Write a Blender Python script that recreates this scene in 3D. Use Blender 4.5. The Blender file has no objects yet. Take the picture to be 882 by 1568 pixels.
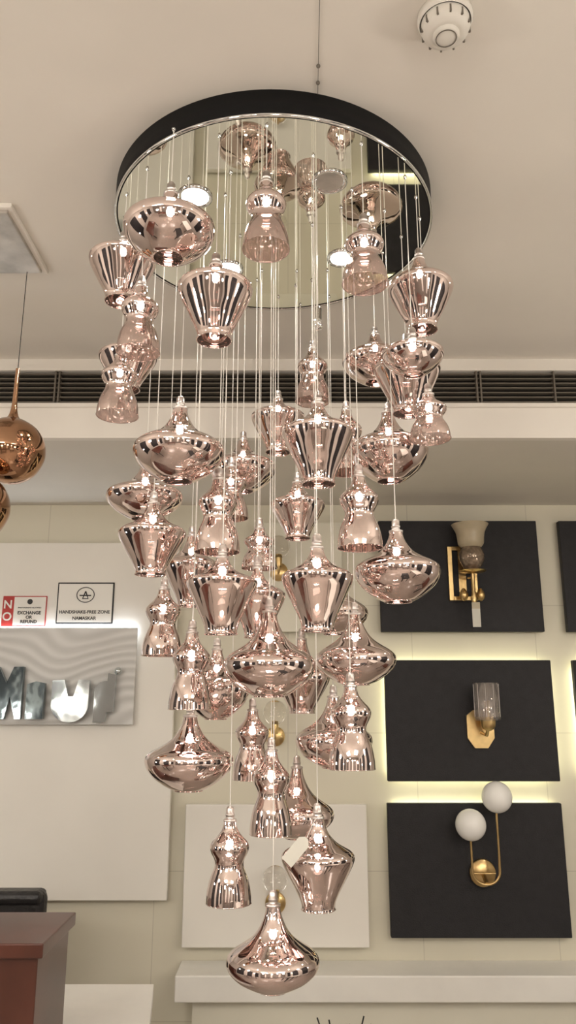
import bpy, bmesh, math, random
from mathutils import Vector, Matrix
random.seed(5)
C=bpy.context.scene.collection
bpy.context.scene.view_settings.view_transform='Standard'
# ------------------------------------------------------------------ materials
def nt(name):
    m=bpy.data.materials.new(name); m.use_nodes=True
    n=m.node_tree; b=n.nodes['Principled BSDF']; return m,n,b
def pmat(name,col,rough=.5,metal=0,noise=0,nscale=8,bump=0,bscale=20,emit=None,es=0,trans=0,ior=1.45,coat=0,alpha=1):
    m,n,b=nt(name)
    b.inputs['Base Color'].default_value=(*col,1); b.inputs['Roughness'].default_value=rough
    b.inputs['Metallic'].default_value=metal; b.inputs['IOR'].default_value=ior; b.inputs['Alpha'].default_value=alpha
    b.inputs['Transmission Weight'].default_value=trans; b.inputs['Coat Weight'].default_value=coat
    if emit: b.inputs['Emission Color'].default_value=(*emit,1); b.inputs['Emission Strength'].default_value=es
    tc=n.nodes.new('ShaderNodeTexCoord')
    if noise:
        t=n.nodes.new('ShaderNodeTexNoise'); t.inputs['Scale'].default_value=nscale; t.inputs['Detail'].default_value=5
        n.links.new(tc.outputs['Object'],t.inputs['Vector'])
        r=n.nodes.new('ShaderNodeValToRGB')
        r.color_ramp.elements[0].position=.3; r.color_ramp.elements[1].position=.7
        r.color_ramp.elements[0].color=(*[max(0,c*(1-noise)) for c in col],1)
        r.color_ramp.elements[1].color=(*[min(1,c*(1+noise)) for c in col],1)
        n.links.new(t.outputs['Fac'],r.inputs['Fac']); n.links.new(r.outputs['Color'],b.inputs['Base Color'])
    if bump:
        t=n.nodes.new('ShaderNodeTexNoise'); t.inputs['Scale'].default_value=bscale; t.inputs['Detail'].default_value=2
        n.links.new(tc.outputs['Object'],t.inputs['Vector'])
        bp=n.nodes.new('ShaderNodeBump'); bp.inputs['Strength'].default_value=bump; bp.inputs['Distance'].default_value=.01
        n.links.new(t.outputs['Fac'],bp.inputs['Height']); n.links.new(bp.outputs['Normal'],b.inputs['Normal'])
    return m
def emat(name,col,s,sample=True):
    m=bpy.data.materials.new(name); m.use_nodes=True; n=m.node_tree; n.nodes.clear()
    e=n.nodes.new('ShaderNodeEmission'); e.inputs[0].default_value=(*col,1); e.inputs[1].default_value=s
    o=n.nodes.new('ShaderNodeOutputMaterial'); n.links.new(e.outputs[0],o.inputs[0])
    if not sample: m.cycles.emission_sampling='NONE'
    return m
M_ceil=pmat('ceiling_paint',(.77,.73,.665),.7,noise=.03,nscale=2.5,bump=.03,bscale=6)
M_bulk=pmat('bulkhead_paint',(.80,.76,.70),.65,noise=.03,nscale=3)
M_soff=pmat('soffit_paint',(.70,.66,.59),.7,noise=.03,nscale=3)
M_side=pmat('side_wall_paint',(.50,.47,.43),.7,noise=.04,nscale=2)
M_front=pmat('front_wall_paint',(.20,.175,.155),.7,noise=.1,nscale=2)
M_floor=pmat('floor_polished_tile',(.36,.31,.27),.15,noise=.06,nscale=4)
M_white=pmat('white_laminate',(.80,.77,.71),.45,noise=.02,nscale=3)
M_cream=pmat('cream_laminate',(.72,.69,.58),.5,noise=.02,nscale=3)
M_black=pmat('black_leatherette',(.012,.011,.013),.6,bump=.25,bscale=260,noise=.2,nscale=30)
M_blackrim=pmat('black_powdercoat',(.006,.006,.007),.6,noise=.1,nscale=40)
M_blackrim.node_tree.nodes['Principled BSDF'].inputs['Specular IOR Level'].default_value=.25
M_mirror=pmat('mirror_steel',(.80,.80,.72),.02,1)
M_chrome=pmat('polished_chrome',(.80,.81,.81),.08,1)
M_pchrome=pmat('mirror_acrylic',(.70,.76,.78),.08,1,bump=.2,bscale=6)
M_pdarkrefl=pmat('mirror_acrylic_dark_reflection',(.24,.29,.31),.08,1,bump=.2,bscale=9)  # same mirror letters, with dark reflections put into the base colour
M_brass=pmat('brushed_brass',(.66,.47,.22),.28,1,noise=.1,nscale=30)
M_cap=pmat('cap_satin_metal',(.80,.75,.72),.3,1)
M_cord=pmat('clear_cord',(.88,.85,.79),.25,coat=.5)
M_copper=pmat('copper_mirror',(.48,.28,.17),.06,1,bump=.15,bscale=9)
M_leaf=pmat('silver_leaf',(.55,.52,.48),.4,.8,noise=.25,nscale=12,bump=.4,bscale=14)
M_wood=pmat('red_brown_veneer',(.075,.024,.015),.3,noise=.3,nscale=5,coat=.2)
M_leather=pmat('chair_leather',(.015,.013,.013),.4,bump=.3,bscale=60)
M_stone=pmat('white_stone',(.78,.76,.71),.3,noise=.04,nscale=6)
M_plastic=pmat('white_plastic',(.74,.71,.65),.4)
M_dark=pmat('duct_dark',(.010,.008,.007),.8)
M_slat=pmat('grille_slat_paint',(.15,.13,.105),.5)
M_signw=pmat('sign_white',(.80,.78,.73),.4)
M_ink=pmat('sign_black_ink',(.015,.015,.015),.5)
M_red=pmat('sign_red',(.45,.035,.03),.5)
M_amber=pmat('amber_glass',(.46,.39,.27),.3,noise=.1,nscale=20)
M_amberd=pmat('dark_amber_glass',(.30,.23,.17),.15,.6,noise=.4,nscale=60)
M_smoke=pmat('smoked_cut_glass',(.55,.50,.47),.10,.5,alpha=.38,noise=.15,nscale=30)
M_opal=pmat('opal_glass',(.86,.85,.82),.2)
M_clear=pmat('clear_glass',(.95,.93,.90),.02,trans=1)
M_tag=pmat('paper_tag',(.62,.60,.53),.7)
M_bulb=emat('bulb_filament',(1,.94,.86),95,False)
M_led=emat('canopy_downlight',(1,.96,.88),80)
M_strip=emat('panel_backlight',(1,.97,.62),21)
M_stripw=emat('sign_backlight',(.82,.9,1),27)
M_fill_globe=emat('fill_globe_emission',(1,.92,.82),50)  # emission for globes added out of view
M_highlight_globe=emat('highlight_globe_emission',(1,.92,.82),120)  # emission for small highlight globes added out of view
M_fill_down=emat('fill_downlight_emission',(1,.94,.86),260)  # emission for ceiling lights added out of view
M_fill_panel=emat('added_fill_panel',(1,.94,.87),16)  # emission for light boxes added out of view

def rosemat(name,fade=None):
    m,n,b=nt(name)
    L=n.links
    b.inputs['Base Color'].default_value=(.86,.725,.69,1); b.inputs['Metallic'].default_value=1; b.inputs['Roughness'].default_value=.03
    tc=n.nodes.new('ShaderNodeTexCoord')
    t=n.nodes.new('ShaderNodeTexNoise'); t.inputs['Scale'].default_value=14; t.inputs['Detail'].default_value=1
    L.new(tc.outputs['Object'],t.inputs['Vector'])
    bp=n.nodes.new('ShaderNodeBump'); bp.inputs['Strength'].default_value=.26; bp.inputs['Distance'].default_value=.01
    L.new(t.outputs['Fac'],bp.inputs['Height']); L.new(bp.outputs['Normal'],b.inputs['Normal'])
    tr=n.nodes.new('ShaderNodeBsdfTransparent'); tr.inputs[0].default_value=(1,.90,.86,1)
    mx=n.nodes.new('ShaderNodeMixShader'); mx.inputs[0].default_value=.035
    L.new(b.outputs[0],mx.inputs[1]); L.new(tr.outputs[0],mx.inputs[2])
    out=n.nodes['Material Output']
    if fade:
        df=n.nodes.new('ShaderNodeBsdfPrincipled'); df.inputs['Base Color'].default_value=(.54,.43,.39,1); df.inputs['Roughness'].default_value=.12
        df.inputs['Metallic'].default_value=.7
        m2=n.nodes.new('ShaderNodeMixShader'); m2.inputs[0].default_value=.33
        L.new(df.outputs[0],m2.inputs[1]); L.new(tr.outputs[0],m2.inputs[2])
        sx=n.nodes.new('ShaderNodeSeparateXYZ'); L.new(tc.outputs['Object'],sx.inputs[0])
        mr=n.nodes.new('ShaderNodeMapRange'); mr.inputs['From Min'].default_value=fade[0]; mr.inputs['From Max'].default_value=fade[1]
        mr.inputs['To Min'].default_value=.7; mr.inputs['To Max'].default_value=0
        L.new(sx.outputs['Z'],mr.inputs['Value'])
        m3=n.nodes.new('ShaderNodeMixShader'); L.new(mr.outputs[0],m3.inputs[0]); L.new(mx.outputs[0],m3.inputs[1]); L.new(m2.outputs[0],m3.inputs[2])
        L.new(m3.outputs[0],out.inputs[0])
    else: L.new(mx.outputs[0],out.inputs[0])
    return m
M_rose=rosemat('rose_gold_electroplated_glass')
M_rosef=rosemat('rose_gold_faded_glass',(.045,.085))

def wallmat():
    m,n,b=nt('cream_wall_tile'); L=n.links
    tc=n.nodes.new('ShaderNodeTexCoord'); mp=n.nodes.new('ShaderNodeMapping'); mp.inputs['Rotation'].default_value=(math.radians(90),0,0)
    L.new(tc.outputs['Object'],mp.inputs[0])
    br=n.nodes.new('ShaderNodeTexBrick'); br.offset=0; br.inputs['Scale'].default_value=1
    br.inputs['Brick Width'].default_value=.6; br.inputs['Row Height'].default_value=.6; br.inputs['Mortar Size'].default_value=.002
    br.inputs['Color1'].default_value=(.68,.64,.52,1); br.inputs['Color2'].default_value=(.69,.65,.53,1); br.inputs['Mortar'].default_value=(.56,.52,.42,1)
    L.new(mp.outputs[0],br.inputs['Vector']); L.new(br.outputs['Color'],b.inputs['Base Color']); b.inputs['Roughness'].default_value=.5
    return m
M_wall=wallmat()
def wavemat():
    m,n,b=nt('wave_relief_panel'); L=n.links
    tc=n.nodes.new('ShaderNodeTexCoord')
    ns=n.nodes.new('ShaderNodeTexNoise'); ns.inputs['Scale'].default_value=2.6; ns.inputs['Detail'].default_value=0
    L.new(tc.outputs['Object'],ns.inputs['Vector'])
    sx=n.nodes.new('ShaderNodeSeparateXYZ'); L.new(tc.outputs['Object'],sx.inputs[0])
    ma=n.nodes.new('ShaderNodeMath'); ma.operation='MULTIPLY_ADD'; ma.inputs[1].default_value=.34; L.new(ns.outputs['Fac'],ma.inputs[0]); L.new(sx.outputs['Z'],ma.inputs[2])
    mb=n.nodes.new('ShaderNodeMath'); mb.operation='MULTIPLY'; mb.inputs[1].default_value=110; L.new(ma.outputs[0],mb.inputs[0])
    si=n.nodes.new('ShaderNodeMath'); si.operation='SINE'; L.new(mb.outputs[0],si.inputs[0])
    mr=n.nodes.new('ShaderNodeMapRange'); mr.inputs['From Min'].default_value=-1; mr.inputs['From Max'].default_value=1; L.new(si.outputs[0],mr.inputs['Value'])
    r=n.nodes.new('ShaderNodeValToRGB'); r.color_ramp.elements[0].color=(.50,.49,.47,1); r.color_ramp.elements[1].color=(.62,.61,.59,1)
    L.new(mr.outputs[0],r.inputs[0]); L.new(r.outputs[0],b.inputs['Base Color']); b.inputs['Roughness'].default_value=.35
    bp=n.nodes.new('ShaderNodeBump'); bp.inputs['Strength'].default_value=.4; bp.inputs['Distance'].default_value=.006; L.new(mr.outputs[0],bp.inputs['Height']); L.new(bp.outputs['Normal'],b.inputs['Normal'])
    return m
M_wave=wavemat()

# ------------------------------------------------------------------ helpers
def add(name,me,mats,parent=None,loc=None,smooth=False):
    ob=bpy.data.objects.new(name,me); C.objects.link(ob)
    for m in (mats if isinstance(mats,(list,tuple)) else [mats]): me.materials.append(m)
    if smooth:
        for p in me.polygons: p.use_smooth=True
    if loc is not None: ob.location=loc
    if parent: ob.parent=parent
    return ob
def empty(name,loc=(0,0,0)):
    e=bpy.data.objects.new(name,None); e.empty_display_size=.05; e.location=loc; C.objects.link(e); return e
def box(name,x0,x1,y0,y1,z0,z1,mat,parent=None,bev=0,rz=0):
    cx,cy,cz=(x0+x1)/2,(y0+y1)/2,(z0+z1)/2
    bm=bmesh.new(); bmesh.ops.create_cube(bm,size=1)
    bmesh.ops.scale(bm,vec=(x1-x0,y1-y0,z1-z0),verts=bm.verts)
    if bev: bmesh.ops.bevel(bm,geom=list(bm.edges),offset=bev,segments=3,affect='EDGES',profile=.5)
    me=bpy.data.meshes.new(name); bm.to_mesh(me); bm.free()
    ob=add(name,me,mat,None,(cx,cy,cz)); ob.rotation_euler[2]=rz
    if parent:
        ob.parent=parent; ob.location=(cx-parent.location.x,cy-parent.location.y,cz-parent.location.z)
    return ob
def prism(name,pts,y0,y1,mat,parent=None,bev=0):
    """extrude an XZ outline between two Y planes"""
    bm=bmesh.new(); ox=parent.location if parent else Vector((0,0,0))
    lo=[bm.verts.new((x-ox.x,y0-ox.y,z-ox.z)) for x,z in pts]; hi=[bm.verts.new((x-ox.x,y1-ox.y,z-ox.z)) for x,z in pts]
    bm.faces.new(lo); bm.faces.new(hi[::-1]); k=len(pts)
    for i in range(k): bm.faces.new((lo[i],lo[(i+1)%k],hi[(i+1)%k],hi[i]))
    bmesh.ops.recalc_face_normals(bm,faces=bm.faces)
    me=bpy.data.meshes.new(name); bm.to_mesh(me); bm.free(); return add(name,me,mat,parent)
def catmull(pts,k=4):
    out=[]
    n=len(pts)
    for i in range(n-1):
        p0=pts[max(i-1,0)];p1=pts[i];p2=pts[i+1];p3=pts[min(i+2,n-1)]
        for j in range(k):
            t=j/k
            out.append(tuple(.5*((2*p1[a])+(-p0[a]+p2[a])*t+(2*p0[a]-5*p1[a]+4*p2[a]-p3[a])*t*t+(-p0[a]+3*p1[a]-3*p2[a]+p3[a])*t**3) for a in (0,1)))
    out.append(pts[-1]); return out
def lathe_bm(bm,prof,seg=48,mi=0,c=(0,0,0),axis='Z',closed_ends=False):
    rings=[]
    for r,z in prof:
        ring=[]
        for i in range(seg):
            a=2*math.pi*i/seg
            x,y=r*math.cos(a),r*math.sin(a)
            v=(x,y,z) if axis=='Z' else (x,z,y)
            ring.append(bm.verts.new((v[0]+c[0],v[1]+c[1],v[2]+c[2])))
        rings.append(ring)
    for a,b in zip(rings,rings[1:]):
        for i in range(seg):
            f=bm.faces.new((a[i],a[(i+1)%seg],b[(i+1)%seg],b[i])); f.material_index=mi; f.smooth=True
def lathe(name,prof,mat,parent=None,loc=(0,0,0),seg=48,axis='Z'):
    bm=bmesh.new(); lathe_bm(bm,prof,seg,0,(0,0,0),axis)
    bmesh.ops.recalc_face_normals(bm,faces=bm.faces)
    me=bpy.data.meshes.new(name); bm.to_mesh(me); bm.free()
    ob=add(name,me,mat,None,loc)
    if parent: ob.parent=parent; ob.location=Vector(loc)-parent.location
    return ob
def sphere_prof(r,z=0,n=16,a0=-90,a1=90):
    return [(max(1e-4,r*math.cos(math.radians(a0+(a1-a0)*i/n))),z+r*math.sin(math.radians(a0+(a1-a0)*i/n))) for i in range(n+1)]
def tube(name,pts,r,mat,parent=None,cyc=False):
    cu=bpy.data.curves.new(name,'CURVE'); cu.dimensions='3D'; cu.bevel_depth=r; cu.bevel_resolution=3; cu.use_fill_caps=True
    lst=pts if isinstance(pts[0][0],(list,tuple)) else [pts]
    for P in lst:
        sp=cu.splines.new('POLY'); sp.points.add(len(P)-1)
        for i,p in enumerate(P): sp.points[i].co=(*p,1)
        sp.use_cyclic_u=cyc
    cu.materials.append(mat)
    ob=bpy.data.objects.new(name,cu); C.objects.link(ob)
    if parent: ob.parent=parent; ob.location=-parent.location
    return ob
def text(name,s,size,loc,mat,parent=None,ext=.0008,align='CENTER',bold=0):
    cu=bpy.data.curves.new(name,'FONT'); cu.body=s; cu.size=size; cu.extrude=ext; cu.align_x=align; cu.align_y='CENTER'; cu.offset=bold
    cu.materials.append(mat)
    ob=bpy.data.objects.new(name,cu); C.objects.link(ob); ob.rotation_euler=(math.radians(90),0,0)
    ob.location=Vector(loc)-(parent.location if parent else Vector((0,0,0)))
    if parent: ob.parent=parent
    return ob

# ------------------------------------------------------------------ room shell
XL,XR,YB,YF=-2.7,2.7,-3.2,3.76
CE=2.87
box('floor',XL,XR,YB,YF+.1,-.1,0,M_floor)
box('ceiling',XL,XR,YB,YF+.1,CE,CE+.1,M_ceil)
box('wall_back',XL,XR,YF,YF+.1,0,CE,M_wall)
box('wall_left',XL-.1,XL,YB,YF+.1,0,CE,M_side)
box('wall_right',XR,XR+.1,YB,YF+.1,0,CE,M_side)
box('wall_front',XL,XR,YB-.1,YB,0,CE,M_front)
BY=2.76; BZ=2.544
g0,g1=2.672,2.827
bk=empty('wall_bulkhead',(0,BY,2.7))
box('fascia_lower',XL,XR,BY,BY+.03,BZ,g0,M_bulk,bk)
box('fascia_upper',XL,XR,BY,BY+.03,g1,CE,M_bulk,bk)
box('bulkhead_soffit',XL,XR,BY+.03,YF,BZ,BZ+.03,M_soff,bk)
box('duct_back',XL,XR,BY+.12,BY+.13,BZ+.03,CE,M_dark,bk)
gr=empty('air_conditioning_grille',(0,BY,2.75))
box('frame_bottom',XL,XR,BY-.012,BY+.03,g0-.006,g0+.010,M_bulk,gr)
box('frame_top',XL,XR,BY-.012,BY+.03,g1-.010,g1+.006,M_bulk,gr)
n=7
for i in range(n):
    z=g0+.010+(g1-g0-.02)*(i+.5)/n
    box('slat_%d'%i,XL,XR,BY+.0,BY+.022,z-.0022,z+.0022,M_slat,gr)
for x in (-1.9,-.90,-.885,.15,.73,.745,1.03,1.9):
    box('divider',x-.003,x+.003,BY-.008,BY+.02,g0,g1,M_slat,gr)

# ------------------------------------------------------------------ wall panels
PY0,PY1=3.70,3.735
def panel(name,x0,x1,z0,z1,mat,glow=None,y0=PY0,y1=PY1):
    e=empty(name,((x0+x1)/2,y0,(z0+z1)/2))
    box('board',x0,x1,y0,y1,z0,z1,mat,e,.004)
    box('batten',x0+.12,x1-.12,y1,YF-.001,z0+.1,z1-.1,M_cream,e)
    if glow:
        for a in glow:
            if a=='t': box('led_strip',x0+.03,x1-.03,y1+.002,y1+.010,z1-.035,z1-.025,M_strip,e)
            if a=='b': box('led_strip',x0+.03,x1-.03,y1+.002,y1+.010,z0+.025,z0+.035,M_strip,e)
            if a=='l': box('led_strip',x0+.025,x0+.035,y1+.002,y1+.010,z0+.03,z1-.03,M_strip,e)
            if a=='r': box('led_strip',x1-.035,x1-.025,y1+.002,y1+.010,z0+.03,z1-.03,M_strip,e)
    return e
panel('black_display_panel',.447,1.229,1.902,2.448,M_black)
panel('black_display_panel',.456,1.244,1.224,1.769,M_black,'tblr')
panel('black_display_panel',.450,1.240,.577,1.130,M_black,'t')
panel('black_display_panel',1.34,2.12,1.902,2.448,M_black)
panel('black_display_panel',1.35,2.13,1.224,1.769,M_black,'tl')
panel('black_display_panel',1.36,2.14,.577,1.130,M_black)
panel('white_display_panel',-.463,.355,.539,1.125,M_white)
panel('cream_display_panel',-.16,.265,1.902,2.44,M_cream)
panel('white_wall_board',-2.6,-.534,.726,2.337,M_white)
wp=empty('wave_relief_wall_panel',(-1.6,3.66,1.7))
box('board',-2.6,-.714,3.665,3.68,1.474,1.918,M_wave,wp,.002)
box('led_strip',-2.6,-.73,3.683,3.695,1.905,1.915,M_stripw,wp)
lt=empty('mirrored_sign_letters',(-1.1,3.655,1.57))
prism('letter_1',[(-1.34,1.50),(-1.30,1.50),(-1.28,1.60),(-1.25,1.50),(-1.225,1.50),(-1.225,1.735),(-1.27,1.735),(-1.30,1.66),(-1.34,1.735)],3.630,3.655,M_pdarkrefl,lt)
prism('letter_2',[(-1.20,1.50),(-1.12,1.50),(-1.12,1.66),(-1.16,1.668),(-1.20,1.655)],3.620,3.650,M_pdarkrefl,lt)
sh=[(-1.085,1.672),(-1.085,1.56)]+[(-1.0+.085*math.cos(math.radians(a)),1.56+.075*math.sin(math.radians(a))) for a in range(190,351,16)]+[(-.915,1.56),(-.915,1.672),(-.965,1.675),(-.985,1.60),(-1.01,1.60),(-1.03,1.675)]
prism('letter_3',sh,3.622,3.652,M_pchrome,lt)
sh=[(-.89,1.485),(-.84,1.485),(-.83,1.53),(-.80,1.53),(-.795,1.70),(-.83,1.705)]+[(-.84+.05*math.cos(math.radians(a)),1.62+.05*math.sin(math.radians(a))) for a in range(80,181,20)]
prism('letter_4',sh,3.622,3.652,M_pchrome,lt)
lathe('letter_dot',sphere_prof(.018,1.715,10),M_pchrome,lt,(-.79,3.645,0),20)
sg=empty('handshake_free_zone_sign',(-.977,3.69,2.04))
box('plate',-1.114,-.840,3.693,3.6995,1.939,2.139,M_ink,sg,.003)
box('face',-1.107,-.847,3.691,3.6935,1.946,2.132,M_signw,sg)
text('line_1','HANDSHAKE-FREE ZONE',.0215,(-.977,3.690,1.995),M_ink,sg,bold=.0004)
text('line_2','NAMASKAR',.0215,(-.977,3.690,1.965),M_ink,sg,bold=.0004)
tube('ring',[(-.977+.042*math.cos(a*math.pi/16),3.690,2.078+.036*math.sin(a*math.pi/16)) for a in range(32)],.002,M_ink,sg,True)
tube('hands',[[(-.977,3.690,2.095),(-.99,3.690,2.06),(-.964,3.690,2.06),(-.977,3.690,2.095)],[(-1.005,3.690,2.075),(-.95,3.690,2.075)]],.003,M_ink,sg)
sg=empty('no_exchange_sign',(-1.27,3.69,2.0))
box('plate',-1.374,-1.162,3.693,3.6995,1.927,2.073,M_red,sg,.002)
box('face',-1.318,-1.166,3.691,3.6935,1.932,2.068,M_signw,sg)
text('word_n','N',.055,(-1.347,3.690,2.03),M_signw,sg,bold=.001)
text('word_o','O',.055,(-1.347,3.690,1.972),M_signw,sg,bold=.001)
text('word_exchange','EXCHANGE\nOR\nREFUND',.021,(-1.242,3.690,1.97),M_ink,sg,bold=.0006)
text('word_small','PHOTOGRAPHY ALLOWED',.009,(-1.242,3.690,2.016),M_ink,sg)
lathe('stamp',[(.0001,0),(.013,0)],M_ink,sg,(-1.242,3.690,2.045),24,'Y')

# ------------------------------------------------------------------ ledge, counter, table, chair
lg=empty('stone_display_ledge',(1.1,3.65,.42))
box('slab',-.468,2.6,3.553,YF-.001,.375,.475,M_stone,lg,.006)
box('plinth',-.40,2.6,3.62,YF-.001,0,.375,M_cream,lg)
pts=[]
for k in range(9):
    a=k*.7
    pts.append([(.22+.02*math.cos(a),3.45,.002),(.22+.05*math.cos(a),3.45+.03*math.sin(a),.2),(.22+.11*math.cos(a),3.45+.05*math.sin(a),.335+.02*math.sin(3*a))])
tube('wire_branch_decor',pts,.003,M_ink)
ct=empty('wooden_counter',(-.85,2.0,.5))
box('top',-1.2,-.535,1.86,2.13,1.02,1.05,M_wood,ct,.003)
box('body',-1.2,-.548,1.872,2.12,.0,1.02,M_wood,ct,.003)
tb=empty('white_table',(-.9,2.42,.37))
bm=bmesh.new()
co=[(-1.6,2.2),(-.352,2.2),(-.401,2.57),(-1.6,2.57)]
for zz0,zz1,ins in ((.71,.75,0),(0,.71,.03)):
    lo=[bm.verts.new((x+.9+(ins if x<-1 else -ins),y-2.42+(ins if y<2.4 else -ins),zz0-.37)) for x,y in co]
    hi=[bm.verts.new((x+.9+(ins if x<-1 else -ins),y-2.42+(ins if y<2.4 else -ins),zz1-.37)) for x,y in co]
    bm.faces.new(lo[::-1]); bm.faces.new(hi)
    for i in range(4): bm.faces.new((lo[i],lo[(i+1)%4],hi[(i+1)%4],hi[i]))
me=bpy.data.meshes.new('table_body'); bm.to_mesh(me); bm.free()
add('table_body',me,M_stone,tb)
ch=empty('black_office_chair',(-1.15,3.0,.45))
box('seat',-1.39,-.91,2.72,3.14,.42,.50,M_leather,ch,.03)
box('backrest',-1.39,-.905,3.12,3.19,.50,.885,M_leather,ch,.03)
box('top_roll',-1.38,-.915,3.10,3.20,.84,.888,M_leather,ch,.022)
lathe('gas_column',[(.025,.06),(.025,.42)],M_chrome,ch,(-1.15,2.95,0),20)
for k in range(5):
    a=k*2*math.pi/5+.3
    tube('base_leg_%d'%k,[(-1.15,2.95,.09),(-1.15+.26*math.cos(a),2.95+.26*math.sin(a),.06)],.015,M_chrome,ch)
    lathe('castor_%d'%k,sphere_prof(.027,.027,10),M_blackrim,ch,(-1.15+.26*math.cos(a),2.95+.26*math.sin(a),.0),16)
for s in (-1,1):
    tube('armrest_%d'%s,[(-1.15+s*.235,3.14,.70),(-1.15+s*.25,2.85,.70),(-1.15+s*.25,2.80,.66),(-1.15+s*.235,2.84,.46)],.016,M_blackrim,ch)

# ------------------------------------------------------------------ wall sconces
def disc_y(name,r,th,mat,par,loc):
    return lathe(name,[(.0001,-th),(r*.94,-th),(r,-th*.7),(r,0),(.0001,0)],mat,par,loc,40,'Y')
s1=empty('brass_wall_sconce',(.85,3.68,2.2))
for a in ((.778,.80,2.05,2.315),(.895,.917,2.05,2.315),(.80,.895,2.295,2.315),(.80,.895,2.05,2.07)):
    box('frame',a[0],a[1],3.682,3.6995,a[2],a[3],M_brass,s1,.002)
box('mount',.83,.865,3.694,3.6995,2.07,2.295,M_brass,s1)
tube('arm',[(.875,3.69,2.16),(.875,3.61,2.15),(.875,3.60,2.19)],.007,M_brass,s1)
lathe('glass_cup',catmull([(.018,2.17),(.03,2.18),(.048,2.205),(.06,2.235),(.06,2.26),(.05,2.285),(.045,2.295)]),M_amberd,s1,(.875,3.60,0),32)
lathe('drip_tray',[(.001,2.165),(.06,2.175),(.065,2.18)],M_brass,s1,(.875,3.60,0),32)
lathe('shade',catmull([(.045,2.290),(.06,2.31),(.064,2.34),(.07,2.37),(.088,2.405)]),M_amber,s1,(.875,3.60,0),40)
lathe('stem',[(.012,2.03),(.016,2.05),(.009,2.07),(.009,2.165)],M_brass,s1,(.875,3.60,0),20)
for k in (-1,1):
    lathe('finial_%d'%k,catmull([(.005,2.04),(.018,2.055),(.02,2.075),(.006,2.10)]),M_brass,s1,(.875+.04*k,3.63,0),20)
box('price_tag',.862,.900,3.598,3.600,1.915,2.0,M_tag,s1)
box('price_tag_band',.862,.900,3.597,3.598,2.0,2.03,M_amber,s1)
s2=empty('glass_cylinder_sconce',(.88,3.68,1.5))
hx=[(-.062,.02),(-.062,.06),(-.03,.085),(.03,.085),(.062,.06),(.062,-.04),(.03,-.085),(-.03,-.085),(-.062,-.04)]
prism('octagon_plate',[(.89+x,1.455+z) for x,z in hx],3.685,3.6995,M_brass,s2)
tube('arm',[(.893,3.69,1.44),(.90,3.62,1.43),(.905,3.60,1.47)],.008,M_brass,s2)
lathe('cup',catmull([(.012,1.45),(.03,1.465),(.034,1.50)]),M_brass,s2,(.905,3.60,0),28)
lathe('glass',[(.02,1.49),(.055,1.495),(.058,1.51),(.058,1.66),(.053,1.66),(.053,1.51)],M_smoke,s2,(.905,3.60,0),36)
for k in range(10):
    a=k*2*math.pi/10
    tube('facet_%d'%k,[(.905+.0585*math.cos(a),3.60+.0585*math.sin(a),1.51),(.905+.0585*math.cos(a),3.60+.0585*math.sin(a),1.655)],.0006,M_cap,s2)
lathe('inner_candle',[(.014,1.49),(.014,1.58),(.001,1.585)],M_brass,s2,(.905,3.60,0),20)
s3=empty('double_globe_sconce',(.86,3.68,.95))
lathe('globe_1',sphere_prof(.067,1.05,20),M_opal,s3,(.805,3.62,0),40)
lathe('globe_2',sphere_prof(.067,1.165,20),M_opal,s3,(.928,3.62,0),40)
arc=[(.862+.060*math.cos(math.radians(a)),3.62,.862+.055*math.sin(math.radians(a))) for a in range(180,361,12)]
tube('brass_tube',[(.802,3.62,1.0)]+arc+[(.922,3.62,1.12)],.0055,M_brass,s3)
disc_y('backplate',.058,.02,M_brass,s3,(.862,3.6995,.842))
tube('standoff',[(.862,3.69,.842),(.862,3.62,.81)],.01,M_brass,s3)
tube('plate_bar',[(.81,3.672,.842),(.915,3.672,.842)],.004,M_brass,s3)
for x,z,yb in ((-.045,2.27,3.6995),(-.06,1.50,3.7595),(-.055,.80,3.6995)):
    e=empty('clear_globe_sconce',(x,yb,z))
    disc_y('backplate',.045,.02,M_brass,e,(x,yb,z-.08))
    tube('arm',[(x,yb-.01,z-.08),(x,3.62,z-.10),(x,3.62,z-.06)],.006,M_brass,e)
    lathe('socket',[(.014,z-.065),(.018,z-.03),(.012,z)],M_brass,e,(x,3.62,0),20)
    lathe('globe',sphere_prof(.055,z+.03,16,-70,90),M_clear,e,(x,3.62,0),32)

# ------------------------------------------------------------------ ceiling items
sd=empty('smoke_detector',(.309,1.225,CE))
lathe('base',[(.001,0),(.054,0),(.054,-.012),(.050,-.018)],M_plastic,sd,(.309,1.225,CE),48)
lathe('body',catmull([(.047,-.016),(.048,-.028),(.044,-.038),(.034,-.045),(.026,-.046)]),M_plastic,sd,(.309,1.225,CE),48)
lathe('cap',[(.026,-.040),(.026,-.050),(.022,-.053),(.0001,-.053)],M_plastic,sd,(.309,1.225,CE),40)
lathe('cap_ring',[(.0205,-.0532),(.0205,-.0545),(.0190,-.0545),(.0190,-.0532)],M_slat,sd,(.309,1.225,CE),40)
for k in range(12):
    a=k*2*math.pi/12
    o=box('slot_%d'%k,-.0022,.0022,-.0017,.0017,-.008,.008,M_slat)
    o.parent=sd; o.location=(.0465*math.cos(a),.0465*math.sin(a),-.030); o.rotation_euler[2]=a
tube('ceiling_wire',[[(.066,1.42,CE-.003),(.062,1.25,CE-.003),(.058,1.0,CE-.003),(.05,0.4,CE-.003)]],.0007,M_slat)
wc=empty('wire_clip',(.064,1.39,CE))
lathe('clip_a',sphere_prof(.0045,-.006,8),M_slat,wc,(.065,1.385,CE),12)
lathe('clip_b',sphere_prof(.0045,-.006,8),M_slat,wc,(.064,1.34,CE),12)

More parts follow.
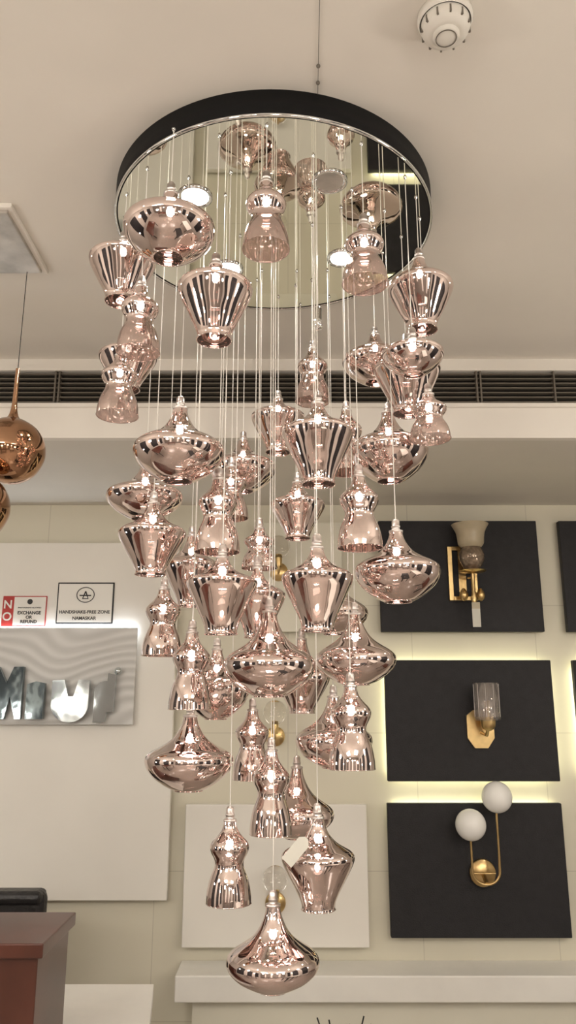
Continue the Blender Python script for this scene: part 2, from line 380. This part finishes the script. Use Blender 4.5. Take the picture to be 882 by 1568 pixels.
cp=empty('copper_globe_pendant_lamp',(-.8,2.1,2.6))
box('canopy_plate',-1.12,-.758,1.81,2.11,2.845,CE-.001,M_leaf,cp,.003)
box('canopy_frame',-1.14,-.745,1.80,2.13,2.855,CE-.0005,M_bulk,cp,.002)
for (x,y,z,r) in ((-.80,2.10,2.268,.098),(-.845,1.985,2.07,.098)):
    lathe('globe',catmull([(.0001,z-r),(r*.38,z-r*.93),(r*.72,z-r*.70),(r*.95,z-r*.3),(r,z),(r*.94,z+r*.34),(r*.74,z+r*.66),(r*.45,z+r*.87),(r*.2,z+r*.99),(r*.1,z+r*1.25),(.007,z+r*1.7),(.006,z+r*2.6)]),M_copper,cp,(x,y,0),48)
    tube('cord',[(x,y,z+r*2.55),(x,y,CE-.02)],.0012,M_ink,cp)

# ------------------------------------------------------------------ chandelier
DX,DY,DR=-.038,1.83,.42; DZ=2.803
cd=empty('cluster_pendant_chandelier',(DX,DY,DZ))
lathe('canopy_rim',[(DR-.006,DZ-.001),(DR,DZ-.001),(DR+.001,DZ+.001),(DR+.001,CE),(DR-.03,CE)],M_blackrim,cd,(DX,DY,0),128)
lathe('canopy_edge_ring',[(DR-.004,DZ+.002),(DR-.002,DZ-.003),(DR+.0025,DZ-.003),(DR+.003,DZ+.003)],M_chrome,cd,(DX,DY,0),128)
lathe('canopy_mirror',[(.0001,DZ),(DR-.003,DZ)],M_mirror,cd,(DX,DY,0),128)
for k,(x,y,on) in enumerate(((-.235,1.685,1),(.102,1.627,0),(.156,1.959,1),(-.175,2.015,1))):
    lathe('downlight_ring_%d'%k,[(.044,DZ),(.044,DZ-.004),(.038,-.005+DZ),(.034,DZ-.002)],M_chrome,cd,(x,y,0),40)
    lathe('downlight_lens_%d'%k,[(.0001,DZ-.002),(.034,DZ-.002)],M_led if on else M_leaf,cd,(x,y,0),40)
onion=[(0,1),(.1,.965),(.2,.85),(.3,.67),(.42,.475),(.55,.34),(.7,.245),(.85,.18),(1,.15)]
onion_b=[(-1,.32),(-.95,.41),(-.82,.57),(-.6,.78),(-.35,.93),(-.15,.99),(0,1)]
tul=[(0,1),(.08,.985),(.18,.89),(.28,.71),(.4,.51),(.55,.355),(.7,.26),(.85,.2),(1,.17)]
tul_b=[(-1,.455),(-.95,.445),(-.85,.475),(-.7,.56),(-.5,.70),(-.3,.84),(-.15,.94),(-.06,.985),(0,1)]
hour=[(0,1),(.1,.985),(.2,.93),(.3,.84),(.4,.70),(.46,.645),(.52,.67),(.6,.81),(.66,.875),(.71,.86),(.76,.75),(.81,.58),(.87,.41),(.93,.32),(1,.27)]
D=[('o',-255,1451,2550,985,113,72),('o',-242,1615,2102,1007,128,70),('o',-365,1885,2073,970,108,60),('o',268,1933,2213,1035,133,86),('o',251,1743,1856,985,120,72),('o',-40,1671,1640,985,141,67),('o',164,1892,1664,985,138,60),
('o',-233,1898,1432,1041,128,69),('o',-32,1802,1032,985,138,53),('o',-135,2190,2246,994,113,74),('o',259,2091,2546,984,110,71),('o',-185,2032,1604,875,122,82),('o',116,2024,1472,971,134,67),('o',23,2109,1284,956,144,56),('o',285,1612,2335,702,64,53),('o',130,2175,1809,959,143,58),
('t',-155,1472,2416,799,86,119),('t',-406,1677,2614,818,82,110),('t',324,1688,2546,800,109,112),('t',311,1856,2408,871,101,122),('t',67,1617,2143,800,99,118),('t',-30,2175,2399,811,87,111),('t',26,2028,2086,751,93,92),('t',-320,1767,1946,800,104,95),('t',-138,1595,1803,743,83,105),('t',59,1536,1804,724,91,105),('t',-276,2151,1938,781,117,111),('t',-427,1884,2457,769,80,93),('t',65,1803,1234,800,111,101),('t',39,2222,1630,796,140,94),('t',-70,1744,1798,642,92,94),
('h',-47,1440,2492,500,191,0),('h',168,1498,2445,500,173,0),('h',-337,1582,2324,487,190,0),('h',-420,1773,2247,511,188,0),('h',-158,1680,1887,506,197,0),('h',159,1659,1892,500,192,0),('h',-321,1978,1679,511,197,0),('h',-226,1827,1547,501,204,0),('h',-93,2076,1373,500,200,0),('h',-40,1923,1265,500,215,0),('h',-131,1853,1134,500,199,0),('h',137,1729,1424,500,201,0),('h',72,2078,2411,500,192,0),('h',348,1776,2188,500,144,0),('h',-77,2025,1912,478,137,0),('h',166,2052,2188,500,212,0),('h',-161,2083,2064,500,177,0)]
cables=[];screws=bmesh.new()
FADE={31,32,33,34,43,44}
for i,(ty,X,Y,Z,R,th_,tb_) in enumerate(D):
    X/=1000;Y/=1000;Z/=1000;R/=10000;th_/=1000;tb_/=1000
    cap=.031
    gt=th_-cap
    if ty=='h': pr=[(r*R,t*gt) for t,r in hour]
    else:
        top,bot=(onion,onion_b) if ty=='o' else (tul,tul_b)
        pr=[(r*R,t*tb_) for t,r in bot]+[(r*R,t*gt) for t,r in top[1:]]
    pr=catmull(pr,4)
    bm=bmesh.new()
    lathe_bm(bm,pr,56,0)
    nr=pr[-1][0]
    lathe_bm(bm,[(nr,gt-.001),(nr+.0015,gt),(nr+.0015,gt+.004),(.0095,gt+.005),(.0095,gt+.012),(.0105,gt+.0125),(.0105,gt+.015),(.0092,gt+.0155),(.0092,gt+.026),(.006,gt+.031),(.0015,gt+.032)],28,1)
    r0,z0=pr[0]
    lathe_bm(bm,[(r0,z0),(r0+.0012,z0-.0008),(r0,z0-.002),(r0-.0014,z0-.001),(r0-.001,z0+.001)],56,0)
    bl=gt*(.72 if ty=='h' else .5)
    lathe_bm(bm,[(.0001,bl-.012),(.006,bl-.009),(.0085,bl-.004),(.0085,bl+.003),(.006,bl+.009),(.0001,bl+.012)],16,2)
    lathe_bm(bm,[(.006,bl+.009),(.006,gt)],16,1)
    me=bpy.data.meshes.new('glass_shade'); bm.to_mesh(me); bm.free()
    nm={'o':'onion_glass_shade_%02d','t':'tulip_glass_shade_%02d','h':'hourglass_glass_shade_%02d'}[ty]%i
    ob=add(nm,me,[M_rosef if i in FADE else M_rose,M_cap,M_bulb],cd,(X-DX,Y-DY,Z-DZ))
    ob.rotation_euler[2]=i*2.399
    cables.append([(X,Y,Z+th_-.002),(X,Y,DZ)])
    lathe_bm(screws,[(.0001,DZ-.007),(.0025,DZ-.006),(.003,DZ-.003),(.0045,DZ-.002),(.0045,DZ)],12,0,(X,Y,0))
cables.append([(.074,1.72,2.515),(.074,1.72,DZ)])
tube('suspension_cords',cables,.0011,M_cord,cd)
me=bpy.data.meshes.new('cord_grips'); screws.to_mesh(me); screws.free(); o=add('cord_grips',me,M_chrome,cd,-cd.location)
lathe('spare_lamp_socket',[(.001,2.515),(.006,2.512),(.0095,2.508),(.0095,2.478),(.011,2.476),(.011,2.455),(.001,2.453)],M_chrome,cd,(.074,1.72,0),20)
bm=bmesh.new()
for a in ((-.032,-.014),(.022,-.014),(.032,-.004),(.032,.004),(.022,.014),(-.032,.014)): bm.verts.new((a[0],0,a[1]))
bm.faces.new(bm.verts[:]); me=bpy.data.meshes.new('price_tag'); bm.to_mesh(me); bm.free()
tg=add('price_tag',me,M_tag,cd,Vector((.018,1.725,1.262))-cd.location); tg.rotation_euler=(math.radians(-15),math.radians(-48),0)
tube('price_tag_string',[(.040,1.726,1.287),(.055,1.77,1.31),(.065,1.803,1.318)],.0008,M_cord,cd)

# ------------------------------------------------------------------ added lights and reflection props behind / beside the camera
for k,(x,y) in enumerate(((-1.3,.5),(1.3,.5),(-1.9,2.2),(1.9,2.2))):  # ceiling lights added out of view to light the room
    e=empty('added_fill_downlight',(x,y,CE))
    lathe('trim_ring',[(.055,0),(.055,-.006),(.045,-.008),(.042,-.002)],M_plastic,e,(x,y,CE),32)
    lathe('lens',[(.0001,-.003),(.042,-.003)],M_fill_down,e,(x,y,CE),32)
for k,(x,y,z) in enumerate(((-1.1,-.9,1.9),(1.15,-.8,1.7),(0.1,-2.2,2.1),(-1.9,.8,2.0),(1.9,1.0,2.1))):  # unseen globes added to brighten the ceiling and walls
    e=empty('added_fill_globe',(x,y,z))
    lathe('globe',sphere_prof(.12,0,16),M_fill_globe,e,(x,y,z),32)
    tube('cord',[(x,y,z+.12),(x,y,CE)],.003,M_ink,e)
for k,(x,y,z) in enumerate(((-.6,-1.6,2.3),(.7,-1.5,2.0),(-2.1,-.4,1.6),(2.1,-.3,1.5),(-1.9,1.7,1.5),(2.0,2.0,1.4))):  # unseen small globes added for extra highlights on the shades
    e=empty('added_highlight_globe',(x,y,z))
    lathe('globe',sphere_prof(.04,0,12),M_highlight_globe,e,(x,y,z),24)
    lathe('socket',[(.012,.036),(.015,.05),(.008,.08)],M_brass,e,(x,y,z),16)
    tube('cord',[(x,y,z+.07),(x,y,CE)],.002,M_ink,e)
for x in (-1.2,1.2):  # unseen light boxes added to raise the room brightness
    e=empty('added_fill_panel',(x,-1.6,CE))
    box('diffuser',x-.5,x+.5,-2.1,-1.1,CE-.02,CE-.012,M_fill_panel,e)
    box('frame',x-.53,x+.53,-2.13,-1.07,CE-.012,CE-.001,M_plastic,e)
for x in (-2.0,-.6,.8):  # white panels added behind the camera for streak reflections in the shades
    box('added_white_reflection_panel',x+.5,x+.85,YB+.001,YB+.03,.5,2.4,M_white)
for y in (-2.2,-.6,1.0):  # dark panels added out of view to darken reflections in the shades
    box('added_black_reflection_panel_right',XR-.03,XR-.001,y,y+.95,.5,2.4,M_black)
    box('added_black_reflection_panel_left',XL+.001,XL+.03,y,y+.95,.5,2.4,M_black)
# tables added outside the view to vary the reflections in the glass
for x,y,wx,wy,mt in ((1.7,2.3,.8,.6,M_wood),(1.6,.6,.7,1.0,M_stone),(-1.7,.6,.7,1.1,M_wood),(-.9,-1.9,1.1,.6,M_wood),(1.1,-2.0,1.0,.6,M_stone),(.55,1.0,.35,.5,M_leather)):
    e=empty('added_reflection_table',(x,y,0))
    box('table_top',x-wx/2,x+wx/2,y-wy/2,y+wy/2,.68,.72,mt,e,.004)
    for sx in (-1,1):
        for sy in (-1,1):
            box('leg',x+sx*(wx/2-.05)-.02,x+sx*(wx/2-.05)+.02,y+sy*(wy/2-.05)-.02,y+sy*(wy/2-.05)+.02,0,.68,M_ink,e)

w=bpy.data.worlds.new('World'); bpy.context.scene.world=w; w.use_nodes=True
w.node_tree.nodes['Background'].inputs[0].default_value=(1,.9,.8,1); w.node_tree.nodes['Background'].inputs[1].default_value=.3

# ------------------------------------------------------------------ camera
cam=bpy.data.cameras.new('camera'); co=bpy.data.objects.new('camera',cam); C.objects.link(co)
co.location=(0,0,1.55); co.rotation_euler=(math.radians(90+14.3),0,0)
cam.sensor_fit='VERTICAL'; cam.sensor_height=36; cam.lens=36*1200/1600; cam.clip_start=.05
bpy.context.scene.camera=co
